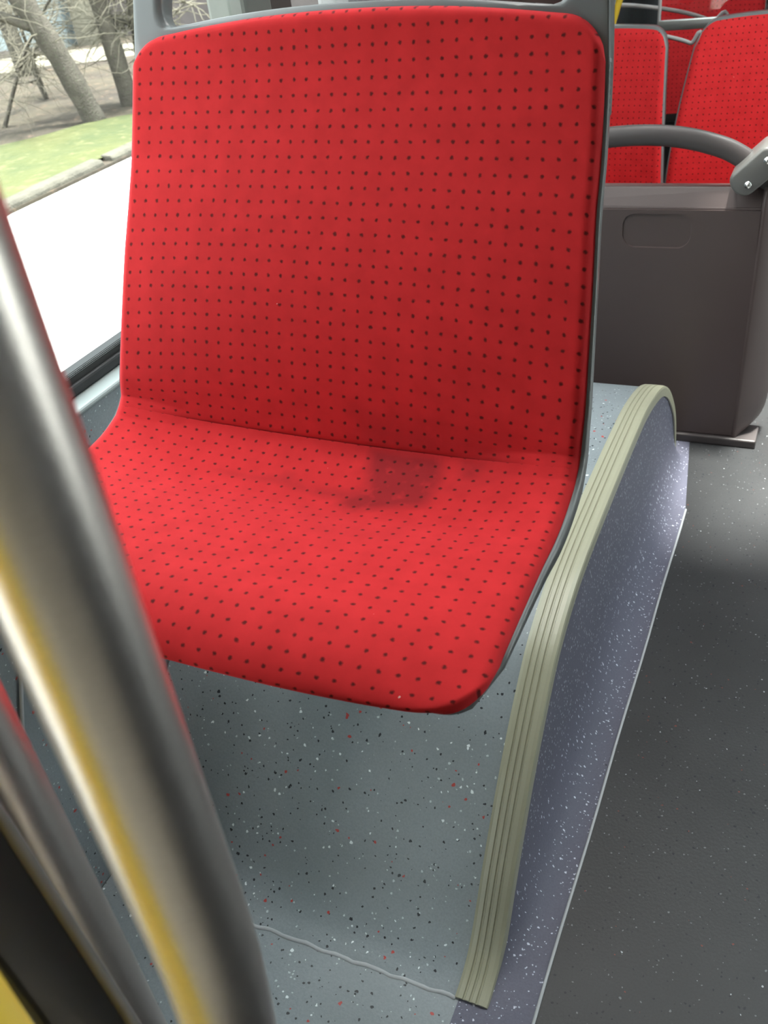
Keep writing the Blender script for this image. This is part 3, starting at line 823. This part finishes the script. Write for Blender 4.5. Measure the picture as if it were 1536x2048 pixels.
# ================================================================== OUTSIDE
GZ = H - 1.35
def ground_mat(name, c1, c2, scale, c3=None, rough=.9):
    mt = material(name, c1, rough); N = NT(mt); v = N.coord()
    col = N.mix(N.ramp(N.noise(v, scale, 6, .65), .3, .7), c1, c2)
    if c3: col = N.mix(N.ramp(N.noise(v, scale * 6, 4, .6), .55, .75), col, c3)
    N.put(N.b.inputs['Base Color'], col); N.bump(N.noise(v, scale * 8, 4), .6, .02)
    return mt
M_road = ground_mat('pale_asphalt', (.50, .50, .485, 1), (.58, .575, .56, 1), 3)
M_grass = ground_mat('mown_grass', (.018, .029, .003, 1), (.048, .050, .009, 1), 2.2, (.075, .072, .026, 1))
M_litter = ground_mat('leaf_litter', (.017, .011, .007, 1), (.042, .033, .019, 1), 2.4, (.085, .055, .036, 1))
M_path = ground_mat('pale_path', (.17, .155, .12, 1), (.10, .088, .07, 1), 2.5)
M_kerb = ground_mat('kerb_stone', (.04, .036, .027, 1), (.075, .068, .052, 1), 9)
M_bark = ground_mat('bark', (.036, .030, .023, 1), (.085, .073, .058, 1), 10, (.07, .078, .048, 1))
M_twig = material('twig', (.11, .098, .072, 1), .9)
M_bluewall = ground_mat('pale_blue_wall', (.20, .245, .265, 1), (.25, .29, .305, 1), 1.2)
M_brownwall = ground_mat('brown_wall', (.085, .072, .07, 1), (.12, .10, .097, 1), .8)
structure(box('ground', (-60, -40, GZ - .3), (-4.19, 60, GZ + .02), M_litter))
structure(box('road', (-4.19, -40, GZ - .2), (12, 60, GZ), M_road))
def grid_patch(name, x0, x1, y0, y1, hf, mt, nx=40, ny=80):
    V, F = [], []
    for i in range(nx + 1):
        for j in range(ny + 1):
            y = y0 + (y1 - y0) * j / ny; x = x0(y) + (x1(y) - x0(y)) * i / nx
            V.append((x, y, hf(x, y)))
    for i in range(nx):
        for j in range(ny): a = i * (ny + 1) + j; F.append((a, a + ny + 1, a + ny + 2, a + 1))
    return mesh(name, V, F, mt, recalc=False)
def nz(x, y, k=1.0): return .5 * (math.sin(x * 3.1 * k + y * 1.7 * k) + math.sin(y * 4.3 * k - x * 2.2 * k + 1.3)) * .5
g_edge = lambda y: min(-4.32, -5.45 + .64 * (y - 5.2) + .03 * math.sin(3 * y) + .02 * math.sin(7.3 * y))
gr = grid_patch('grass_verge', g_edge, lambda y: -4.28, 0, 7.2, lambda x, y: GZ + .05 + .012 * nz(x, y, 3), M_grass)
tag(gr, 'strip of short green grass between kerb and bare bank', 'grass', kind='stuff')
def x_patch(name, x0, x1, ya, yb_, hf, mt, nx=90, ny=70):
    V, F = [], []
    for i in range(nx + 1):
        x = x0 + (x1 - x0) * i / nx
        for j in range(ny + 1):
            y = ya(x) + (yb_(x) - ya(x)) * j / ny; V.append((x, y, hf(x, y)))
    for i in range(nx):
        for j in range(ny): a = i * (ny + 1) + j; F.append((a, a + ny + 1, a + ny + 2, a + 1))
    return mesh(name, V, F, mt, recalc=False)
lt = x_patch('leaf_litter', -16, -4.28, lambda x: max(-6, 5.15 + (x + 5.45) / .64), lambda x: 8.12 + .4 * (x + 8.17), lambda x, y: GZ + .035 + .06 * abs(nz(x, y, 1.4)) + .015 * nz(x, y, 6), M_litter, 130, 110)
tag(lt, 'brown bank of dead leaves beyond the grass under the trees', 'ground', kind='stuff')
pa = x_patch('gravel_path', -20, -4.28, lambda x: 8.08 + .4 * (x + 8.17), lambda x: 9.10 + .3 * (x + 8.99), lambda x, y: GZ + .045, M_path, 20, 4)
tag(pa, 'pale cream path between leafy bank and blue-grey building', 'path')
# kerb stones, one by one
y = -2.0; k = 0; ks = None
while y < 9.5:
    L = .62 + .05 * math.sin(k * 2.7)
    V = [(-4.30, 0, 0), (-4.195, 0, 0), (-4.20, 0, .035), (-4.215, 0, .052), (-4.295, 0, .058)]
    o = prism('kerb_stone', [(a, c_) for a, _, c_ in V], 'y', 0, L - .008, M_kerb, bev=.008) if ks is None else ks.copy()
    if ks is None: ks = o
    else: COL.objects.link(o)
    o.location = (random.uniform(-.006, .006), y, GZ + random.uniform(-.004, .004)); o.rotation_euler = (0, 0, random.uniform(-.008, .008))
    tag(o, 'pale weathered kerb stone in the row between white road and grass', 'kerb', 'kerb stones along the road')
    y += L; k += 1

def tree(name, base, stems, label, cat, group=None, seed=1, twigs=220, spread=1.0, twig_r=.006, tw_len=(.5, 1.2), nb=16):
    rnd = random.Random(seed); root = empty(name, base, label, cat, group)
    tv, tf, bv, bf, wv, wf = [], [], [], [], [], []
    def add(V, F, v, f): o = len(V); V += v; F += [tuple(o + i for i in q) for q in f]
    bases = []
    for st in stems:
        pts, r0, r1 = st; C = hermite([Vector(p) for p in pts], 6); n = len(C)
        v, f = tube_geo(C, [r0 + (r1 - r0) * i / (n - 1) + .12 * r0 * math.sin(i * 1.9) * .4 for i in range(n)], 12); add(tv, tf, v, f)
        for i in range(int(n * .25), n): bases.append((C[i], r1 + (r0 - r1) * (1 - i / n)))
    ends = []
    for k in range(nb):
        p, r = rnd.choice(bases); a = rnd.uniform(0, 6.28); L = rnd.uniform(.5, 1.6) * spread
        d = Vector((math.cos(a), math.sin(a), rnd.uniform(-.15, .7))); pts = [p.copy()]
        for q in range(4): d = (d + Vector([rnd.uniform(-.35, .35) for _ in range(3)])).normalized(); pts.append(pts[-1] + d * L / 4)
        C = hermite(pts, 3); n = len(C); v, f = tube_geo(C, [r * .32 * (1 - .75 * i / (n - 1)) + .004 for i in range(n)], 7); add(bv, bf, v, f)
        ends += C[2:]
    for k in range(twigs):
        p = rnd.choice(ends + [b[0] for b in bases]); a = rnd.uniform(0, 6.28); L = rnd.uniform(*tw_len)
        d = Vector((math.cos(a), math.sin(a), rnd.uniform(-.7, .5))); pts = [p.copy()]
        for q in range(4): d = (d + Vector([rnd.uniform(-.45, .45) for _ in range(3)]) + Vector((0, 0, -.06))).normalized(); pts.append(pts[-1] + d * L / 4)
        v, f = tube_geo(pts, [twig_r * (1 - .2 * i) for i in range(5)], 4, cap=False); add(wv, wf, v, f)
    parts = []
    for nm, v, f, mt in (('trunk', tv, tf, M_bark), ('branches', bv, bf, M_bark), ('twigs', wv, wf, M_twig)):
        o = mesh(nm, v, f, mt); o.parent = root
        parts.append(o)
    parts[2]['kind'] = 'stuff'; parts[1]['kind'] = 'stuff'
    return root
# leaning trunk nearest the verge
tree('tree', (-5.12, 5.88, GZ), [([(0, 0, 0), (-.10, -.09, .5), (-.24, -.22, 1.05), (-.36, -.36, 1.8), (-.5, -.5, 3.6)], .085, .075), ([(-.19, -.19, .72), (-.38, -.36, .84), (-.58, -.55, .86), (-.78, -.70, 1.05), (-.9, -.9, 1.4)], .036, .02)],
     'bare leaning tree trunk rising from the grass edge, seen through window', 'tree', seed=3, twigs=60, nb=6, twig_r=.004)
tree('tree', (-5.10, 6.30, GZ), [([(0, 0, 0), (-.03, -.03, .7), (-.07, -.06, 1.5), (-.12, -.1, 3.4)], .075, .05), ([(.08, .08, 0), (.14, .12, .7), (.16, .1, 1.5), (.2, 0, 3.0)], .045, .03)],
     'bare tree wrapped in pale twigs close beside the seat edge, seen through window', 'tree', seed=8, twigs=650, spread=.35, tw_len=(.2, .6), twig_r=.005, nb=10)
tree('shrub', (-6.0, 5.75, GZ), [([(0, 0, 0), (.1, -.1, .4), (.25, -.2, .9), (.35, -.4, 1.5)], .022, .012), ([(0, 0, 0), (-.2, .1, .5), (-.3, .3, 1.1)], .02, .01), ([(.05, 0, 0), (.3, .2, .5), (.6, .4, .9)], .018, .008)],
     'low tangled bare shrub on the leafy bank at the left edge', 'shrub', seed=12, twigs=420, spread=.5, twig_r=.003, nb=8, tw_len=(.3, .8))
tree('shrub', (-6.35, 6.75, GZ), [([(0, 0, 0), (.05, -.1, .5), (.1, -.2, 1.1)], .02, .01), ([(0, 0, 0), (-.25, .1, .5), (-.5, .1, 1.0)], .018, .01)],
     'thin bare shrub behind the leaning trunk on the leafy bank', 'shrub', seed=21, twigs=160, spread=.5, twig_r=.003, nb=6, tw_len=(.3, .7))
tree('tree', (-7.6, 7.9, GZ), [([(0, 0, 0), (-.05, -.05, 1.0), (-.12, -.1, 2.4), (-.2, -.15, 4)], .09, .06)],
     'farther slim tree in front of the pale blue building', 'tree', seed=31, twigs=50, spread=.6, twig_r=.004, nb=6)
bl = empty('building', (-13.5, 12, GZ), 'pale blue-grey rendered building wall across the path', 'building')
def fy(x): return 9.08 + .3 * (x + 8.99)
a1 = prism('wall', [(-20, fy(-20)), (-8.52, fy(-8.52)), (-8.9, fy(-8.52) + 4), (-20, fy(-20) + 4)], 'z', GZ, GZ + 6, M_bluewall)
a2 = prism('plinth', [(-20, fy(-20) - .03), (-8.5, fy(-8.5) - .03), (-8.5, fy(-8.5)), (-20, fy(-20))], 'z', GZ, GZ + .12, M_brownwall); adopt(bl, a1, a2)
b2 = empty('building', (-7, 12, GZ), 'brown building with pale corner post right of the leaning trunk', 'building')
a1 = prism('wall', [(-8.5, 10.2), (-4.5, 11.4), (-5, 15), (-9, 14)], 'z', GZ, GZ + 6, M_brownwall); a2 = prism('corner_post', [(-8.45, 9.75), (-8.22, 9.82), (-8.25, 9.98), (-8.48, 9.92)], 'z', GZ, GZ + 6, M_path); adopt(b2, a1, a2)
# open land to the right of the bus
structure(box('ground_right', (12, -40, GZ - .3), (60, 60, GZ - .02), M_grass))
